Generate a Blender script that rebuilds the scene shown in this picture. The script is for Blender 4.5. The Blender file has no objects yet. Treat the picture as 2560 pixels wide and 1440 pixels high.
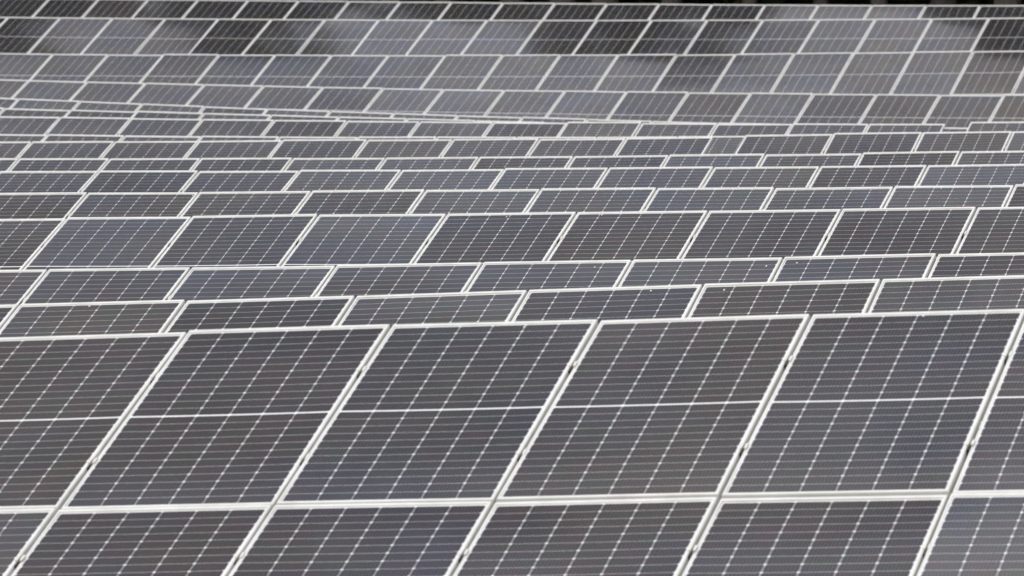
import bpy, math, random
import numpy as np
from mathutils import Vector, Matrix
R = math.radians
random.seed(7); rng = np.random.default_rng(11)
C = bpy.context.scene.collection

# ------------------------------------------------------------------ camera
FPX = 14600.0            # focal length in pixels of a 2560 px wide picture
PITCH = R(5.5)
CAM = np.array([0.0, 0.0, 6.0])
cam = bpy.data.cameras.new('camera'); cam.sensor_width = 36.0
cam.lens = FPX / 2560 * 36.0
cam.clip_start = 0.5; cam.clip_end = 5000
cam.dof.use_dof = True; cam.dof.focus_distance = 45.5; cam.dof.aperture_fstop = 7.0
camo = bpy.data.objects.new('camera', cam); C.objects.link(camo)
camo.location = CAM; camo.rotation_euler = (math.pi/2 - PITCH, 0, 0)
bpy.context.scene.camera = camo

# ------------------------------------------------------------------ exposure, sky, sun
sc = bpy.context.scene
sc.view_settings.view_transform = 'Standard'; sc.view_settings.look = 'None'
sc.view_settings.exposure = 0.0; sc.view_settings.gamma = 1.0
SUN_DIR = Vector((-0.42, -0.62, 0.80)).normalized()
w = bpy.data.worlds.new('World'); sc.world = w; w.use_nodes = True
nt = w.node_tree; nt.nodes.clear()
def N(t, kind, **kw):
    n = t.nodes.new(kind)
    for k, v in kw.items(): setattr(n, k, v)
    return n
def L(t, a, b): t.links.new(a, b)
def mth(t, op, a, b=None, c=None, clamp=False):
    n = N(t, 'ShaderNodeMath', operation=op); n.use_clamp = clamp
    for i, x in enumerate((a, b, c)):
        if x is None: continue
        if isinstance(x, (int, float)): n.inputs[i].default_value = x
        else: L(t, x, n.inputs[i])
    return n.outputs[0]
def maprange(t, x, a, b, c, d, smooth=False):
    n = N(t, 'ShaderNodeMapRange'); n.clamp = True
    if smooth: n.interpolation_type = 'SMOOTHSTEP'
    L(t, x, n.inputs[0])
    for i, v in enumerate((a, b, c, d)): n.inputs[1+i].default_value = v
    return n.outputs[0]
def mixc(t, f, a, b, blend='MIX'):
    n = N(t, 'ShaderNodeMix', data_type='RGBA', blend_type=blend)
    if isinstance(f, (int, float)): n.inputs[0].default_value = f
    else: L(t, f, n.inputs[0])
    for i, x in ((6, a), (7, b)):
        if isinstance(x, tuple): n.inputs[i].default_value = x if len(x) == 4 else (*x, 1)
        else: L(t, x, n.inputs[i])
    return n.outputs[2]
sky = N(nt, 'ShaderNodeTexSky', sky_type='NISHITA'); sky.sun_disc = False
sky.sun_elevation = math.asin(SUN_DIR.z); sky.sun_rotation = math.atan2(SUN_DIR.x, SUN_DIR.y)
tc = N(nt, 'ShaderNodeTexCoord')
def noise(t, vec, scale, detail, rough=.5, dist=0.0):
    n = N(t, 'ShaderNodeTexNoise'); n.inputs['Scale'].default_value = scale
    n.inputs['Detail'].default_value = detail; n.inputs['Roughness'].default_value = rough
    n.inputs['Distortion'].default_value = dist
    L(t, vec, n.inputs['Vector']); return n.outputs['Fac']
big = noise(nt, tc.outputs['Generated'], 3.2, 3, .5, .3)
mid = noise(nt, tc.outputs['Generated'], 13.0, 4, .55, .4)
cover = maprange(nt, mth(nt, 'ADD', mth(nt, 'MULTIPLY', big, .55), mth(nt, 'MULTIPLY', mid, .45)), .36, .52, .60, 1.0, True)
fine = noise(nt, tc.outputs['Generated'], 42.0, 3, .5, .3)
shade = mth(nt, 'MULTIPLY', maprange(nt, mid, .3, .7, .86, 1.14), maprange(nt, fine, .3, .7, .84, 1.16))
sep = N(nt, 'ShaderNodeSeparateXYZ'); L(nt, tc.outputs['Generated'], sep.inputs[0])
elev = maprange(nt, sep.outputs[2], .618, .70, 0.0, 1.0, True)      # a brighter cloud deck higher up
blue = maprange(nt, noise(nt, tc.outputs['Generated'], 8.0, 3, .5, .2), .48, .68, 0, .6, True)
band = mth(nt, 'MULTIPLY', maprange(nt, sep.outputs[2], .618, .634, 0, .55, True), maprange(nt, sep.outputs[2], .645, .675, 1, 0, True))   # blue gap under the higher deck
blue = mth(nt, 'MAXIMUM', blue, band)
cb = mixc(nt, elev, mixc(nt, blue, (5.5, 5.35, 5.5), (5.4, 6.2, 8.0)), mixc(nt, blue, (13.8, 13.5, 13.5), (11.2, 12.6, 15.2)))
sh = N(nt, 'ShaderNodeVectorMath', operation='SCALE'); L(nt, cb, sh.inputs[0]); L(nt, shade, sh.inputs['Scale'])
skyc = mixc(nt, cover, sky.outputs[0], sh.outputs[0])
bg = N(nt, 'ShaderNodeBackground'); bg.inputs['Strength'].default_value = 0.1
L(nt, skyc, bg.inputs['Color'])
wo = N(nt, 'ShaderNodeOutputWorld'); L(nt, bg.outputs[0], wo.inputs[0])
sun = bpy.data.lights.new('sun', 'SUN'); sun.energy = 1.7; sun.angle = R(10); sun.color = (1, .965, .91)
suno = bpy.data.objects.new('sun', sun); C.objects.link(suno)
suno.rotation_euler = SUN_DIR.to_track_quat('Z', 'Y').to_euler()

# ------------------------------------------------------------------ helpers
def tag(o, label=None, cat=None, group=None, kind=None):
    if label: o['label'] = label
    if cat: o['category'] = cat
    if group: o['group'] = group
    if kind: o['kind'] = kind
    return o
class MB:
    def __init__(s): s.v = []; s.f = []; s.m = []
    def add(s, vs, fs, mi=0):
        k = len(s.v); s.v += [tuple(map(float, x)) for x in vs]; s.f += [tuple(k+i for i in f) for f in fs]; s.m += [mi]*len(fs)
    def frame_box(s, o, a, b, c):          # corner o, edge vectors a, b, c (right handed)
        o, a, b, c = (np.array(x, float) for x in (o, a, b, c))
        vs = [o, o+a, o+a+b, o+b, o+c, o+a+c, o+a+b+c, o+b+c]
        s.add(vs, [(0,3,2,1), (4,5,6,7), (0,1,5,4), (1,2,6,5), (2,3,7,6), (3,0,4,7)])
    def box(s, x0, x1, y0, y1, z0, z1): s.frame_box((x0,y0,z0), (x1-x0,0,0), (0,y1-y0,0), (0,0,z1-z0))
    def tube(s, pts, rad, n=8):
        pts = [np.array(p, float) for p in pts]; rings = []
        for i, p in enumerate(pts):
            d = pts[min(i+1, len(pts)-1)] - pts[max(i-1, 0)]; d /= np.linalg.norm(d)
            a = np.cross(d, (0,0,1) if abs(d[2]) < .9 else (1,0,0)); a /= np.linalg.norm(a); b = np.cross(d, a)
            rings.append([p + rad[i]*(math.cos(2*math.pi*k/n)*a + math.sin(2*math.pi*k/n)*b) for k in range(n)])
        vs = [q for r_ in rings for q in r_]; fs = []
        for i in range(len(pts)-1):
            for k in range(n):
                fs.append((i*n+k, i*n+(k+1)%n, (i+1)*n+(k+1)%n, (i+1)*n+k))
        fs.append(tuple(range(n))[::-1]); fs.append(tuple((len(pts)-1)*n+k for k in range(n)))
        s.add(vs, fs)
    def mesh(s, name, mats):
        me = bpy.data.meshes.new(name); me.from_pydata(s.v, [], s.f)
        for m in mats: me.materials.append(m)
        if any(s.m): me.polygons.foreach_set('material_index', s.m)
        me.update(); return me
def obj(name, me, parent=None, mat=None):
    o = bpy.data.objects.new(name, me); C.objects.link(o)
    if parent: o.parent = parent
    if mat is not None: o.matrix_world = mat
    return o

# ------------------------------------------------------------------ materials
def principled(name, col, rough=.5, metal=0.0, spec=.5):
    m = bpy.data.materials.new(name); m.use_nodes = True; t = m.node_tree
    b = t.nodes['Principled BSDF']; b.inputs['Base Color'].default_value = (*col, 1)
    b.inputs['Roughness'].default_value = rough; b.inputs['Metallic'].default_value = metal
    b.inputs['Specular IOR Level'].default_value = spec
    return m, t, b
# anodised aluminium frames: faint streaks and dust
M_frame, t, b = principled('anodised_aluminium', (.84, .84, .82), .42, .1)
g = N(t, 'ShaderNodeNewGeometry'); oi = N(t, 'ShaderNodeObjectInfo')
nz = noise(t, g.outputs['Position'], 5.0, 4, .6)
c1 = mixc(t, maprange(t, nz, .35, .7, 0, 1), (.78, .78, .76), (.65, .65, .615))
L(t, c1, b.inputs['Base Color'])
M_clamp, _, _ = principled('clamp_aluminium', (.70, .69, .64), .45, .2)
M_bolt_shade, _, _ = principled('dark_bolt_and_shade', (.012, .012, .010), .6)
M_steel, t, b = principled('galvanised_steel', (.42, .43, .43), .5, .5)
L(t, mixc(t, noise(t, N(t, 'ShaderNodeTexCoord').outputs['Object'], 9.0, 3), (.3, .31, .32), (.5, .5, .5)), b.inputs['Base Color'])
M_drop, _, _ = principled('bird_dropping_white', (.72, .71, .66), .8)
M_back, _, _ = principled('white_backsheet', (.7, .7, .7), .6)

# solar glass: cell grid, busbars and backsheet as they lie under the glass
W_P, H_P = 1.138, 2.256
M_glass, t, b = principled('solar_glass', (.02, .02, .03), .10)
uv = N(t, 'ShaderNodeUVMap'); sp = N(t, 'ShaderNodeSeparateXYZ'); L(t, uv.outputs[0], sp.inputs[0])
U, V = sp.outputs[0], sp.outputs[1]                       # metres from the top left corner
PX, PY = (W_P-.042)/6, (H_P-.068-.014)/24
xx = mth(t, 'DIVIDE', mth(t, 'SUBTRACT', U, .021), PX)
fx = mth(t, 'FRACT', xx)
ex = mth(t, 'MULTIPLY', mth(t, 'MINIMUM', fx, mth(t, 'SUBTRACT', 1.0, fx)), PX)
low = mth(t, 'GREATER_THAN', V, H_P/2)
vv = mth(t, 'SUBTRACT', mth(t, 'SUBTRACT', V, .034), mth(t, 'MULTIPLY', low, .014))
fy = mth(t, 'FRACT', mth(t, 'DIVIDE', vv, PY))
ey = mth(t, 'MULTIPLY', mth(t, 'MINIMUM', fy, mth(t, 'SUBTRACT', 1.0, fy)), PY)
def edge(x, wd): return mth(t, 'LESS_THAN', x, wd)
gap = mth(t, 'MAXIMUM', mth(t, 'MULTIPLY', edge(ex, .0014), .78), mth(t, 'MULTIPLY', edge(ey, .0015), .60))
gap = mth(t, 'MAXIMUM', gap, edge(mth(t, 'ADD', ex, ey), .0105))
gap = mth(t, 'MAXIMUM', gap, edge(mth(t, 'ABSOLUTE', mth(t, 'SUBTRACT', V, H_P/2)), .0075))
gap = mth(t, 'MAXIMUM', gap, edge(U, .0215)); gap = mth(t, 'MAXIMUM', gap, edge(mth(t, 'SUBTRACT', W_P, U), .0215))
gap = mth(t, 'MAXIMUM', gap, edge(V, .034)); gap = mth(t, 'MAXIMUM', gap, edge(mth(t, 'SUBTRACT', H_P, V), .034))
fb = mth(t, 'FRACT', mth(t, 'MULTIPLY', fx, 10.0))
bus = edge(mth(t, 'ABSOLUTE', mth(t, 'SUBTRACT', fb, .5)), .055)
oi = N(t, 'ShaderNodeObjectInfo'); ga = N(t, 'ShaderNodeNewGeometry')
# each cell of a batch is cut from another wafer: small colour differences, cell by cell
cv = N(t, 'ShaderNodeCombineXYZ'); L(t, mth(t, 'FLOOR', xx), cv.inputs[0]); L(t, mth(t, 'FLOOR', mth(t, 'DIVIDE', vv, PY)), cv.inputs[1]); L(t, mth(t, 'MULTIPLY', oi.outputs['Random'], 97.0), cv.inputs[2])
wn = N(t, 'ShaderNodeTexWhiteNoise', noise_dimensions='3D'); L(t, cv.outputs[0], wn.inputs['Vector'])
blot = noise(t, ga.outputs['Position'], 1.1, 3, .55)
ccol = mixc(t, maprange(t, blot, .38, .62, 0, 1), (.0125, .0115, .021), (.019, .015, .012))
hue = noise(t, ga.outputs['Position'], 6.0, 4, .6)
ccol = mixc(t, maprange(t, hue, .50, .68, 0, .8), ccol, (.012, .019, .012))
ccol = mixc(t, maprange(t, hue, .32, .50, .7, 0), ccol, (.026, .012, .016))
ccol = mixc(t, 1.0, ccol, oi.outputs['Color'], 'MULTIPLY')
cs = N(t, 'ShaderNodeVectorMath', operation='SCALE'); L(t, ccol, cs.inputs[0]); L(t, maprange(t, wn.outputs['Value'], 0, 1, .86, 1.14), cs.inputs['Scale'])
ccol = mixc(t, mth(t, 'MULTIPLY', bus, .19), cs.outputs[0], (.42, .42, .42))
ccol = mixc(t, gap, ccol, (.80, .81, .82))
# dust film, a little thicker along the lower edge of the glass
dn = noise(t, ga.outputs['Position'], 7.0, 5, .65)
dust = mth(t, 'MULTIPLY', maprange(t, dn, .3, .8, .3, 1.0), maprange(t, V, 1.7, H_P, .004, .014))
ccol = mixc(t, dust, ccol, (.42, .40, .37))
L(t, ccol, b.inputs['Base Color']); b.inputs['IOR'].default_value = 1.5; L(t, mth(t, 'MULTIPLY', oi.outputs['Alpha'], maprange(t, noise(t, ga.outputs['Position'], .85, 3, .5, .6), .34, .66, .72, 1.25)), b.inputs['Specular IOR Level'])   # coating differs by batch; far-row reflected brightness and patchy sheen painted in too
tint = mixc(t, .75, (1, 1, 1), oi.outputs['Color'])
sheen = mixc(t, maprange(t, blot, .36, .64, 0, 1), (.88, .95, 1.06), (1.08, .97, .86))  # soft reflected browns and blues painted into the specular tint
sheen = mixc(t, maprange(t, hue, .50, .66, 0, .9), sheen, (.93, 1.0, .92))
sheen = mixc(t, maprange(t, hue, .34, .50, .9, 0), sheen, (1.05, .93, .98))
L(t, mixc(t, 1.0, tint, sheen, 'MULTIPLY'), b.inputs['Specular Tint'])
L(t, maprange(t, dn, .3, .75, .08, .14), b.inputs['Roughness'])

# ------------------------------------------------------------------ rows of panels
# per row: picture column and line of its key seam, distance, yaw, slope (3 terms), tilt seen from the camera (2), bend
ROWS = {
 'A': (1649, 9.7439, 123.74, 17.011, -1.2346, 0.46924, 0.3934, 24.557, -0.2532, -0.28506),
 'B': (1218.4, 49.808, 119.08, 15.912, -0.82174, 0.59762, 0.14193, 22.988, -0.44102, 0.34948),
 'C': (1257.2, 137.29, 112.6, 16.397, -0.52751, 0.70215, 0.20368, 23.686, -0.33966, 0.16017),
 'D': (1260.9, 224.78, 106.08, 16.762, -1.3952, 0.7345, -0.0052285, 23.091, -0.40751, -0.011425),
 'E': (826.49, 277, 101.59, 15.781, -2.4193, 0.80121, 0.34389, 24.192, -0.030391, 0.054388),
 'F': (678.56, 287.37, 95.134, 15.566, -1.8533, 0.39035, -0.91682, 23.2, 0, 0.15371),
 'G': (1233.5, 304.87, 87.804, 16.257, -0.90029, 0.66373, 0.31201, 23.829, -0.13191, 0.02258),
 'H': (895.36, 341.92, 82.025, 15.544, -0.53, 1.249, 0.207, 23.2, 0, 0.1381),
 'I': (918.74, 348.98, 76.114, 14.797, 0.0018387, 0.31743, 0.12012, 21.941, 0.093937, 0.22433),
 'J': (1198.1, 391.47, 68.977, 15.686, 0.047322, 0.66897, -0.067654, 23.144, 0.093079, 0.12799),
 'K': (1261.7, 422.28, 62.74, 15.709, 0.042311, 0.66196, -0.099155, 22.027, -0.17309, -0.076227),
 'L': (1351.2, 472.09, 56.111, 16.03, 0.17379, 0.16232, 0.042015, 23.01, -0.17033, -0.055061),
 'M': (1441.9, 530.27, 49.818, 15.837, 0.48012, 0.45022, 0.02616, 22.421, 0.046436, -0.024747),
 'N': (1207.6, 656.54, 43.815, 15.682, 0.82967, 0.63009, 0.24732, 22.904, -0.059856, 0.024089),
 'O': (1319.9, 724.65, 37.458, 15.365, 1.6044, 0.31151, 0.1758, 22.97, -0.04529, 0.12192),
 'P': (1497.6, 798.15, 31.038, 16.05, 1.615, -0.93083, -0.062709, 23.066, 0.47033, 0.25749),
}
GAP = .018; PITCH_W = W_P + GAP
RC = np.array([[1, 0, 0], [0, math.sin(PITCH), math.cos(PITCH)], [0, math.cos(PITCH), -math.sin(PITCH)]])
# camera axes (right, up, forward) -> world
def towld(p): return np.array([p[0], p[1]*math.sin(PITCH)+p[2]*math.cos(PITCH), p[1]*math.cos(PITCH)-p[2]*math.sin(PITCH)])
def row_at(row, s):
    """point on the top edge of a row, s panels from its key seam, with axes along, down the glass, out of the glass"""
    x0, y0, D = ROWS[row][:3]; psi, th, th1, th2, a, a1, psi1 = (R(z) for z in ROWS[row][3:])
    P0 = np.array([(x0-1280)/FPX*D, -(y0-720)/FPX*D, D]); n = 60
    tt = (np.arange(n)+.5)/n*s
    ps = psi+psi1*tt/10; t_ = th+th1*tt/10+th2*(tt/10)**2
    P = P0 + np.stack([np.cos(ps)*np.cos(t_), np.sin(t_), -np.sin(ps)*np.cos(t_)], -1).sum(0)*PITCH_W*s/n
    ps = psi+psi1*s/10; t_ = th+th1*s/10+th2*(s/10)**2
    uu = np.array([math.cos(ps)*math.cos(t_), math.sin(t_), -math.sin(ps)*math.cos(t_)])
    wv = np.cross(uu, [0, 1, 0]); wv /= np.linalg.norm(wv)
    if wv[2] < 0: wv = -wv
    up = np.cross(wv, uu); up = -up if up[1] < 0 else up
    aa = a+a1*s/10
    vd = -(math.cos(aa)*wv+math.sin(aa)*up)
    nn = np.cross(uu, -vd)                                # out of the glass
    px = 1280+FPX*P[0]/P[2]
    return towld(P)+CAM, towld(uu), towld(vd), towld(nn) if nn[1] > 0 else -towld(nn), px

# meshes shared by every panel: origin in the middle of the lower edge, x along the row, y up the glass, z out
def frame_mesh():
    m = MB(); hw = W_P/2; rings = []
    def ring(ix, iy, z): return [(-hw+ix, iy, z), (hw-ix, iy, z), (hw-ix, H_P-iy, z), (-hw+ix, H_P-iy, z)]
    prof = [(0, 0, -.035), (0, 0, -.0075), (.0016, .0008, -.0025), (.0048, .0012, 0), (.0140, .024, 0), (.0150, .025, -.0012), (.0150, .025, -.035)]
    vs = [p for q in prof for p in ring(*q)]; fs = []; n = len(prof)
    for i in range(n):
        j = (i+1) % n
        for k in range(4):
            l = (k+1) % 4; fs.append((i*4+k, i*4+l, j*4+l, j*4+k))
    m.add(vs, fs); return m.mesh('frame', [M_frame])
def glass_mesh(sag, tw, droop=.0055):
    nx, ny = 8, 16; hw = W_P/2-.0147; y0, y1 = .0247, H_P-.0247; vs = []; fs = []; uvs = []
    for j in range(ny+1):
        for i in range(nx+1):
            a, b_ = i/nx, j/ny; x = -hw+2*hw*a; y = y0+(y1-y0)*b_
            dr = max(0, abs(y-H_P/2)-.56)/.56
            z = -.0028 - droop*dr*dr - sag*(math.sin(math.pi*a)**.8)*(math.sin(math.pi*b_)**.8) + tw*math.sin(math.pi*a)*math.sin(2*math.pi*b_)
            vs.append((x, y, z)); uvs.append((x+W_P/2, H_P-y))
    top = len(vs)
    for j in range(ny):
        for i in range(nx):
            k = j*(nx+1)+i; fs.append((k, k+1, k+nx+2, k+nx+1))
    ntop = len(fs)
    for (x, y) in ((-hw, y0), (hw, y0), (hw, y1), (-hw, y1)): vs.append((x, y, -.020)); uvs.append((0, 0))
    fs.append((top, top+3, top+2, top+1))
    me = bpy.data.meshes.new('glass'); me.from_pydata(vs, [], fs); me.materials.append(M_glass); me.materials.append(M_back)
    me.polygons[ntop].material_index = 1
    ul = me.uv_layers.new(name='UVMap')
    for p in me.polygons:
        p.use_smooth = p.index < ntop
        for li in p.loop_indices: ul.data[li].uv = uvs[me.loops[li].vertex_index]
    return me
FRAME = frame_mesh(); GLASS = [glass_mesh(.0012, .0), glass_mesh(.0022, .0004), glass_mesh(.0030, -.0005), glass_mesh(.0006, .0006, .0070), glass_mesh(.0020, 0, .0085)]
def clamp_mesh(v):          # v metres below the top edge, on the seam at the right of a panel
    m = MB(); x = W_P/2; y = H_P-v; g = GAP; h = .030
    m.box(x-.011, x+.0008, y-h, y+h, .0004, .0042); m.box(x+g-.0008, x+g+.011, y-h, y+h, .0004, .0042)
    m.box(x+.0008, x+.0030, y-h, y+h, -.022, .0042); m.box(x+g-.0030, x+g-.0008, y-h, y+h, -.022, .0042)
    m.box(x+.0030, x+g-.0030, y-h, y+h, -.024, -.021)
    me = MB(); me.v, me.f, me.m = m.v, m.f, m.m
    k = 10; cx = x+g/2; ring = lambda z, r_: [(cx+r_*math.cos(2*math.pi*i/k), y+r_*math.sin(2*math.pi*i/k), z) for i in range(k)]
    me.add(ring(-.021, .0065)+ring(-.006, .0065), [tuple(range(k, 2*k))]+[(i, (i+1)%k, k+(i+1)%k, k+i) for i in range(k)], 1)
    me.box(x+.0008, x+g-.0008, y-h-.045, y-h-.001, -.034, -.004); me.m[-6:] = [1]*6      # black block standing in for the shadow below the clamp
    return me.mesh('clamp', [M_clamp, M_bolt_shade])
CLAMPS = [clamp_mesh(.592), clamp_mesh(1.690)]
def splat_mesh(seed):
    r_ = random.Random(seed); vs = [(0, 0, .0022)]; k = 12
    for i in range(k):
        a = 2*math.pi*i/k; d = .006*(1+.6*r_.random()); vs.append((d*.7*math.cos(a), d*1.6*math.sin(a), 0.0))
    return vs, [(0, 1+i, 1+(i+1) % k) for i in range(k)]

TINT = {'g': (1.22, 1.23, 1.25), 'b': (1.05, 1.10, 1.19), 'v': (.92, .85, .92), 'n': (1.06, .92, .80), 'd': (.90, .88, .90), 'w': (1.45, 1.44, 1.45), 'k': (.8, .8, .8)}  # pale and blackish tints carry bright sky and dark tree reflections as colour
LOOK = {'g': 'grey', 'b': 'bluish', 'v': 'purplish', 'n': 'brownish', 'd': 'dark', 'w': 'pale', 'k': 'blackish'}
# look of the panels of each row in view, first one at the left edge of the picture
TONES = {
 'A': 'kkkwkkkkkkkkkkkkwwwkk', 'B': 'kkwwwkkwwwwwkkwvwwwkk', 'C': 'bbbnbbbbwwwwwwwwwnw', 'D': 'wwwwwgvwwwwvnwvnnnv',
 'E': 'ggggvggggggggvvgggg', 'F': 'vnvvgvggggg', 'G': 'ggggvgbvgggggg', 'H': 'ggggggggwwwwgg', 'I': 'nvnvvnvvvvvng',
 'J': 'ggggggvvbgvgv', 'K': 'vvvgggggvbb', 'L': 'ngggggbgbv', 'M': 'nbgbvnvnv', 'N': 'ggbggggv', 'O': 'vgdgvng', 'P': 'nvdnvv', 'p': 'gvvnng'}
# a few panels sit a degree or so flatter or steeper than their row (degrees)
LEAN = {('B', 'upper', 13): -.5, ('B', 'upper', 4): .6, ('B', 'upper', 7): .6, ('A', 'upper', 3): .8}

ORD = 'first second third fourth fifth sixth seventh eighth ninth tenth eleventh twelfth thirteenth fourteenth fifteenth sixteenth seventeenth eighteenth nineteenth twentieth twenty-first twenty-second'.split()
names = 'PONMLKJIHGFEDCBA'
ROWNAME = {'P': 'front row', 'A': 'farthest row'}
for i, r_ in enumerate(names):
    if r_ not in ROWNAME: ROWNAME[r_] = ORD[i]+' row from the front'
DROPS = {('P', 'upper', 2): (.66, .05), ('P', 'upper', 4): (.53, .03), ('M', 'upper', 4): (.48, .06), ('M', 'upper', 5): (.2, .04), ('N', 'upper', 4): (.78, .10),
         ('N', 'upper', 5): (.92, .13), ('O', 'upper', 1): (.44, .04), ('O', 'upper', 4): (.72, .05), ('O', 'upper', 5): (.13, .08), ('L', 'upper', 8): (.40, .03), ('L', 'upper', 1): (.97, .05),
         ('K', 'upper', 8): (.48, .05), ('N', 'upper', 6): (.1, .09), ('L', 'upper', 2): (.98, .06), ('J', 'upper', 2): (.5, .1)}
rack_pts = {}
def pose(P, uu, vd, nn, lean=0.0, yaw=0.0, pivot=.5):
    """matrix of a panel whose top left corner region starts at P"""
    yv = -vd; xv = uu; zv = np.cross(xv, yv); zv /= np.linalg.norm(zv)
    Mx = Matrix(((xv[0], yv[0], zv[0]), (xv[1], yv[1], zv[1]), (xv[2], yv[2], zv[2]))).to_4x4()
    ctr = Vector(P) + Vector(xv)*(PITCH_W/2) + Vector(vd)*(H_P*pivot)
    Mx = Mx @ Matrix.Rotation(lean, 4, 'X') @ Matrix.Rotation(yaw, 4, 'Y')
    org = ctr - (Mx.to_3x3() @ Vector((0, H_P*(1-pivot), 0)))
    Mx.translation = org
    return Mx
count = 0
def panel(row, tier, idx, P, uu, vd, nn, tone, seen, clamps):
    global count
    key = (row, tier, idx)
    lean = LEAN.get(key, 0.0) + rng.normal(0, .22); yaw = rng.normal(0, .18)
    e = bpy.data.objects.new('solar_panel', None); e.empty_display_size = .2; C.objects.link(e)
    Mx = pose(P, uu, vd, nn, R(lean), R(yaw), 0.0 if row in 'AB' else .5); e.matrix_world = Mx
    fr = obj('frame', FRAME, e); gl = obj('glass', GLASS[int(rng.integers(0, 5))], e)
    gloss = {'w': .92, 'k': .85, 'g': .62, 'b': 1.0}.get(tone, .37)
    if row in 'ABCD': gloss = 1.3 if tone == 'b' else 1.15 if tone in 'wk' else .85  # far rows get extra gloss to imitate a brighter sky reflection
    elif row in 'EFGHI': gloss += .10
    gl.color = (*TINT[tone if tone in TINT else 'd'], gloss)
    for c in range(2 if clamps else 0): obj('clamp', CLAMPS[c], e)
    if key in DROPS:
        m = MB(); u_, v_ = DROPS[key]; vs, fs = splat_mesh(idx)
        m.add([(x+(u_-.5)*W_P, y+H_P-v_-.02, z-.0045) for x, y, z in vs], fs); obj('bird_dropping', m.mesh('bird_dropping', [M_drop]), e)
    where = (tier+' tier of the ' if row == 'P' else '')+ROWNAME[row]
    if seen: lab = '%s solar panel, %s from the left edge in the %s' % (LOOK[tone], ORD[idx], where)
    else: lab = '%s solar panel just off the %s edge of the %s' % (LOOK[tone], 'left' if idx < 0 else 'right', where)
    tag(e, lab, 'solar panel', 'solar panels of the '+ROWNAME[row])
    count += 1
    return Mx
SPLIT = {'G': (6, .315, .030), 'I': (4, .357, .026)}          # table ends at this seam; gap in panels; height step in metres
for row in names:
    # seams in view
    s0 = -30
    while row_at(row, s0)[4] < 0: s0 += 1
    s0 -= 1                                                # left seam of the first visible panel
    sp_ = SPLIT.get(row); rack_pts[row] = []
    first = s0-1; idx = -1; s = float(first); raised = 0.0; down = 0
    while True:
        P, uu, vd, nn, px = row_at(row, s)
        lim = {'F': 1650}.get(row, 2560)
        if px > lim+1 and down: break
        if px > lim: down = 1
        Pn = row_at(row, s+1)[0]
        if sp_ and abs(s-sp_[0]) < 1e-6:
            rack_pts[row].append(None)
            s += sp_[1]; raised = sp_[2]
            P, uu, vd, nn, px = row_at(row, s); Pn = row_at(row, s+1)[0]
        u_ = Pn-P; u_ /= np.linalg.norm(u_); v_ = row_at(row, s+.5)[2]; v_ = v_-u_*np.dot(u_, v_); v_ /= np.linalg.norm(v_)
        P = P+np.array([0, 0, raised])
        seen = 0 <= idx and px <= 2560
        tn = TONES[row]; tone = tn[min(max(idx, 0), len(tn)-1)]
        cl = row not in 'ABCDE'
        end = sp_ and abs(s+1-sp_[0]) < 1e-6
        panel(row, 'upper', idx if (seen or idx < 0) else 21, P, u_, v_, nn, tone, seen, cl and not end)
        if row == 'P':
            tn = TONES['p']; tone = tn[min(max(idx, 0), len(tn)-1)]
            # in the lower tier the picture's left edge cuts one seam further on
            P2 = P+v_*(H_P+.020)
            panel(row, 'lower', idx if (seen or idx < 0) else 21, P2, u_, v_, nn, tone, seen, True)
        rack_pts[row].append((P, u_, v_))
        idx += 1; s += 1
print('panels', count)

# ------------------------------------------------------------------ ground, from the lie of the rows
gp = []
for row in names:
    for s in np.arange(-14, 15, 2.0):
        P, uu, vd, nn, px = row_at(row, s)
        lo = P+vd*(2*H_P); gp.append((P[0], P[1], P[2]-2.45)); gp.append((lo[0], lo[1], lo[2]-.85))
gp = np.array(gp)
FLAT = gp[gp[:, 1] < 36][:, 2].mean()
def ground_z(x, y):
    d2 = (gp[:, 0]-x)**2+(gp[:, 1]-y)**2
    k = np.exp(-d2/(2*3.5**2)); sw = k.sum()
    near = (k*gp[:, 2]).sum()/max(sw, 1e-12)
    j = int(d2.argmin()); far = gp[j, 2]
    f = min(1.0, sw/.5); return near*f+far*(1-f) if sw > 1e-9 else far
xs = np.concatenate([[-3000, -600, -150, -60], np.arange(-40, 41, 2.0), [60, 150, 600, 3000]])
ys = np.concatenate([[-3000, -500, -100, -20], np.arange(0, 150, 2.0), [160, 180, 220, 300, 600, 1500, 4000]])
m = MB(); gz = [[ground_z(max(-40, min(40, x)), max(10, min(130, y))) for x in xs] for y in ys]
m.v = [(x, y, gz[j][i]) for j, y in enumerate(ys) for i, x in enumerate(xs)]
nx = len(xs); m.f = [(j*nx+i, j*nx+i+1, (j+1)*nx+i+1, (j+1)*nx+i) for j in range(len(ys)-1) for i in range(nx-1)]; m.m = [0]*len(m.f)
M_ground, t, b = principled('meadow_ground', (.06, .07, .03), .95)
g = N(t, 'ShaderNodeNewGeometry')
c1 = mixc(t, noise(t, g.outputs['Position'], .8, 5, .6), (.035, .055, .018), (.10, .09, .045))
L(t, mixc(t, maprange(t, noise(t, g.outputs['Position'], 14, 4, .7), .4, .65, 0, 1), c1, (.07, .08, .03)), b.inputs['Base Color'])
tag(obj('ground', m.mesh('ground', [M_ground])), 'grassy ground under the rows of solar panels', 'ground', kind='structure')

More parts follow.
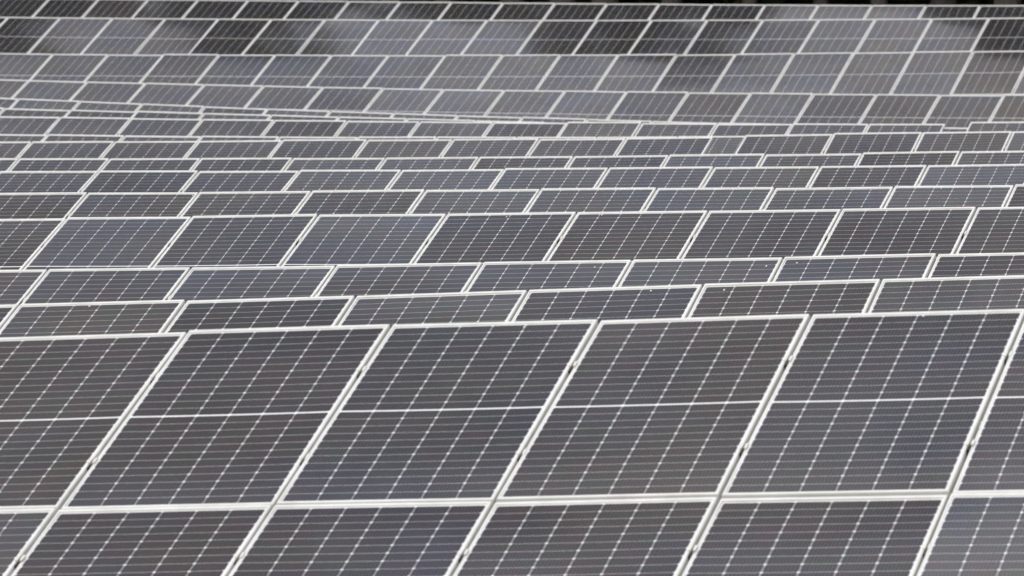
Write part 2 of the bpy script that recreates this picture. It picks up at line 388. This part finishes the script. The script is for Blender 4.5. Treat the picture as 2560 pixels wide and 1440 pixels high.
# ------------------------------------------------------------------ racks
for ri, row in enumerate(names):
    runs = [[]]
    for q in rack_pts[row]:
        if q is None: runs.append([])
        else: runs[-1].append(q)
    for k, run in enumerate(runs):
        if not run: continue
        P, u_, v_ = run[len(run)//2]
        e = bpy.data.objects.new('mounting_rack', None); C.objects.link(e); gx = P+v_*1.2
        e.location = (gx[0], gx[1], ground_z(gx[0], gx[1]))
        side = '' if len(runs) == 1 else (', left of the gap' if k == 0 else ', right of the gap')
        tag(e, 'galvanised steel rack under the %s%s' % (ROWNAME[row], side), 'mounting rack', 'racks under the rows of panels')
        Mi = Matrix.Translation(e.location).inverted()
        def kid(name, mb): o = obj(name, mb.mesh(name, [M_steel])); o.parent = e; o.matrix_parent_inverse = Mi; return o
        for v in ((.592, 1.690) if row != 'P' else (.592, 1.690, .592+H_P+.02, 1.690+H_P+.02)):
            m = MB()
            for (P, u_, v_) in run:
                nn = np.cross(u_, -v_)
                m.frame_box(P+v_*(v+.02)-nn*.088+u_*.001, u_*(PITCH_W-.002), -v_*.04, nn*.05)
            kid('rail', m)
        for i in range(0, len(run), 3):
            P, u_, v_ = run[i]; nn = np.cross(u_, -v_)
            for v in (.5, 1.9) if row != 'P' else (.5, 3.4):
                m = MB(); top = P+u_*.5+v_*v-nn*.10; g0 = ground_z(top[0], top[1])-.3
                m.tube([(top[0], top[1], g0), tuple(top)], [.045, .045], 8); kid('post', m)
            m = MB(); a = P+u_*.5+v_*.1-nn*.17; m.frame_box(a-u_*.03, u_*.06, v_*(2.0 if row != 'P' else 4.3), nn*.07)
            m.f = [tuple(reversed(f)) for f in m.f]; kid('rafter', m)

# ------------------------------------------------------------------ trees behind the farthest row
M_bark, t, b = principled('bark', (.10, .08, .065), .9)
L(t, mixc(t, noise(t, N(t, 'ShaderNodeTexCoord').outputs['Object'], 6, 5, .7), (.03, .024, .02), (.11, .09, .08)), b.inputs['Base Color'])
M_leaf, t, b = principled('foliage', (.03, .045, .015), .8, 0, .2)
oi = N(t, 'ShaderNodeObjectInfo'); g = N(t, 'ShaderNodeNewGeometry')
c1 = mixc(t, noise(t, g.outputs['Position'], .9, 3), (.014, .022, .008), (.034, .046, .018)); L(t, c1, b.inputs['Base Color'])
def crown(mb, rg, base, h, r0, n, leaf):
    """many small leaf clumps, spread through lobes round the limbs"""
    lobes = []
    for i in range(int(12+h*1.6)):
        f = rg.uniform(.06, 1.0); a = rg.uniform(0, 2*math.pi); rr = r0*(1-.45*f**2)*math.sqrt(rg.uniform(.05, 1))
        lobes.append((np.array([math.cos(a)*rr, math.sin(a)*rr, base+(h-base)*f]), rg.uniform(.45, .7)*r0*(1-.35*f)))
    per = n//len(lobes)
    for c, r_ in lobes:
        d = rg.normal(size=(per, 3)); d /= np.linalg.norm(d, axis=1)[:, None]; p = c+d*r_*rg.uniform(.4, 1.05, (per, 1))*np.array([1, 1, .8])
        a = rg.normal(size=(per, 3)); a /= np.linalg.norm(a, axis=1)[:, None]; b_ = np.cross(a, rg.normal(size=(per, 3))); b_ /= np.linalg.norm(b_, axis=1)[:, None]
        s_ = leaf*rg.uniform(.6, 1.4, (per, 1)); q = np.stack([p-a*s_, p+b_*s_*.55, p+a*s_, p-b_*s_*.55], 1).reshape(-1, 3)
        k0 = len(mb.v); mb.v += [tuple(z) for z in q.tolist()]; mb.f += [(k0+4*i, k0+4*i+1, k0+4*i+2, k0+4*i+3) for i in range(per)]; mb.m += [0]*per
    return lobes
Arow = row_at('A', 0); ua = Arow[1]; back = np.array([-ua[1], ua[0], 0]); back /= np.linalg.norm(back)
if back[1] < 0: back = -back
uflat = np.array([ua[0], ua[1], 0]); uflat /= np.linalg.norm(uflat)
def on_line(px, off):
    """ground point behind the farthest row, in line with picture column px at the row, off metres behind it"""
    s = (px-1649)/130.0
    P = row_at('A', s)[0]+back*off
    return P
# picture column in line with the tree, metres behind the row, height
TSPEC = [(-1080,12,21),(-900,13,21.5),(-740,12.5,17),(-560,12.5,15.8),(-370,13,11),(-205,12.5,21.6),(-20,12.5,21.8),(160,12,15.6),(330,13,14.8),(510,12.5,15.9),(680,12,15.2),(850,12.5,20.5),(990,12.5,21.8),(1090,13,22.7),(1290,12.5,16.2),(1500,12.5,11),(1680,13,10.5),(1850,12.5,12),(2020,12.5,21),(2190,12.5,21.8),(2370,12,21),(2560,13,16)]
side_words = ['slender', 'broad', 'crooked', 'tall', 'leaning', 'bushy', 'ragged']
for i, (px, off, h) in enumerate(TSPEC):
    rg = np.random.default_rng(100+i); P = on_line(px, off); z0 = ground_z(P[0], P[1])-.1
    e = bpy.data.objects.new('tree', None); C.objects.link(e); e.location = (P[0], P[1], z0)
    k = i+1; where = 'first' if i == 0 else ORD[i]
    tag(e, 'dark leafy tree behind the farthest row, %s from the left of the tree line' % where, 'tree', 'trees behind the farthest row')
    m = MB(); rad = .10+.009*h; lean = rg.normal(0, .15, 2)
    pts = [(lean[0]*f*f*1.5, lean[1]*f*f, h*.9*f) for f in (0, .12, .35, .6, .85, 1)]
    m.tube(pts, [rad*1.5, rad, rad*.8, rad*.55, rad*.25, .02], 10)
    mc = MB(); base = rg.uniform(2.2, 3.4)
    lobes = crown(mc, rg, base, h, rg.uniform(1.3, 1.6) if h < 23 else 1.0, 7200, .17)
    for c, r_ in lobes[:9]:
        z = max(1.6, c[2]*.72); f = z/(h*.9); st = np.array([lean[0]*f*f*1.5, lean[1]*f*f, z])
        m.tube([st, st*.45+c*.55+np.array([0, 0, .3]), c], [rad*.35, rad*.2, .02], 6)
    obj('trunk', m.mesh('trunk', [M_bark]), e); obj('crown', mc.mesh('crown', [M_leaf]), e)
# dense undergrowth and wood further back that closes the view between the trunks
mw = MB(); rg = np.random.default_rng(5)
for layer, (off, hh, n) in enumerate(((17.5, 5.0, 9000), (21, 9.0, 12000), (25, 12.0, 12000))):
    for i in range(n):
        px = rg.uniform(-700, 3300); P = on_line(px, off+rg.normal(0, .9)); z = ground_z(P[0], P[1])
        f = rg.uniform(0, 1); hl = hh*(.75+.25*math.sin(px*.013+layer*2)*math.sin(px*.0047+layer))
        p = P.copy(); p[2] = z+hl*f; s_ = rg.uniform(.25, .55)
        a = rg.normal(size=3); a /= np.linalg.norm(a); b_ = np.cross(a, rg.normal(size=3)); b_ /= np.linalg.norm(b_)
        mw.add([p-a*s_, p+b_*s_*.6, p+a*s_, p-b_*s_*.6], [(0, 1, 2, 3)])
tag(obj('woodland', mw.mesh('woodland', [M_leaf])), 'dark dense woodland and undergrowth beyond the tree line', 'woodland', kind='stuff')
bpy.context.view_layer.update()
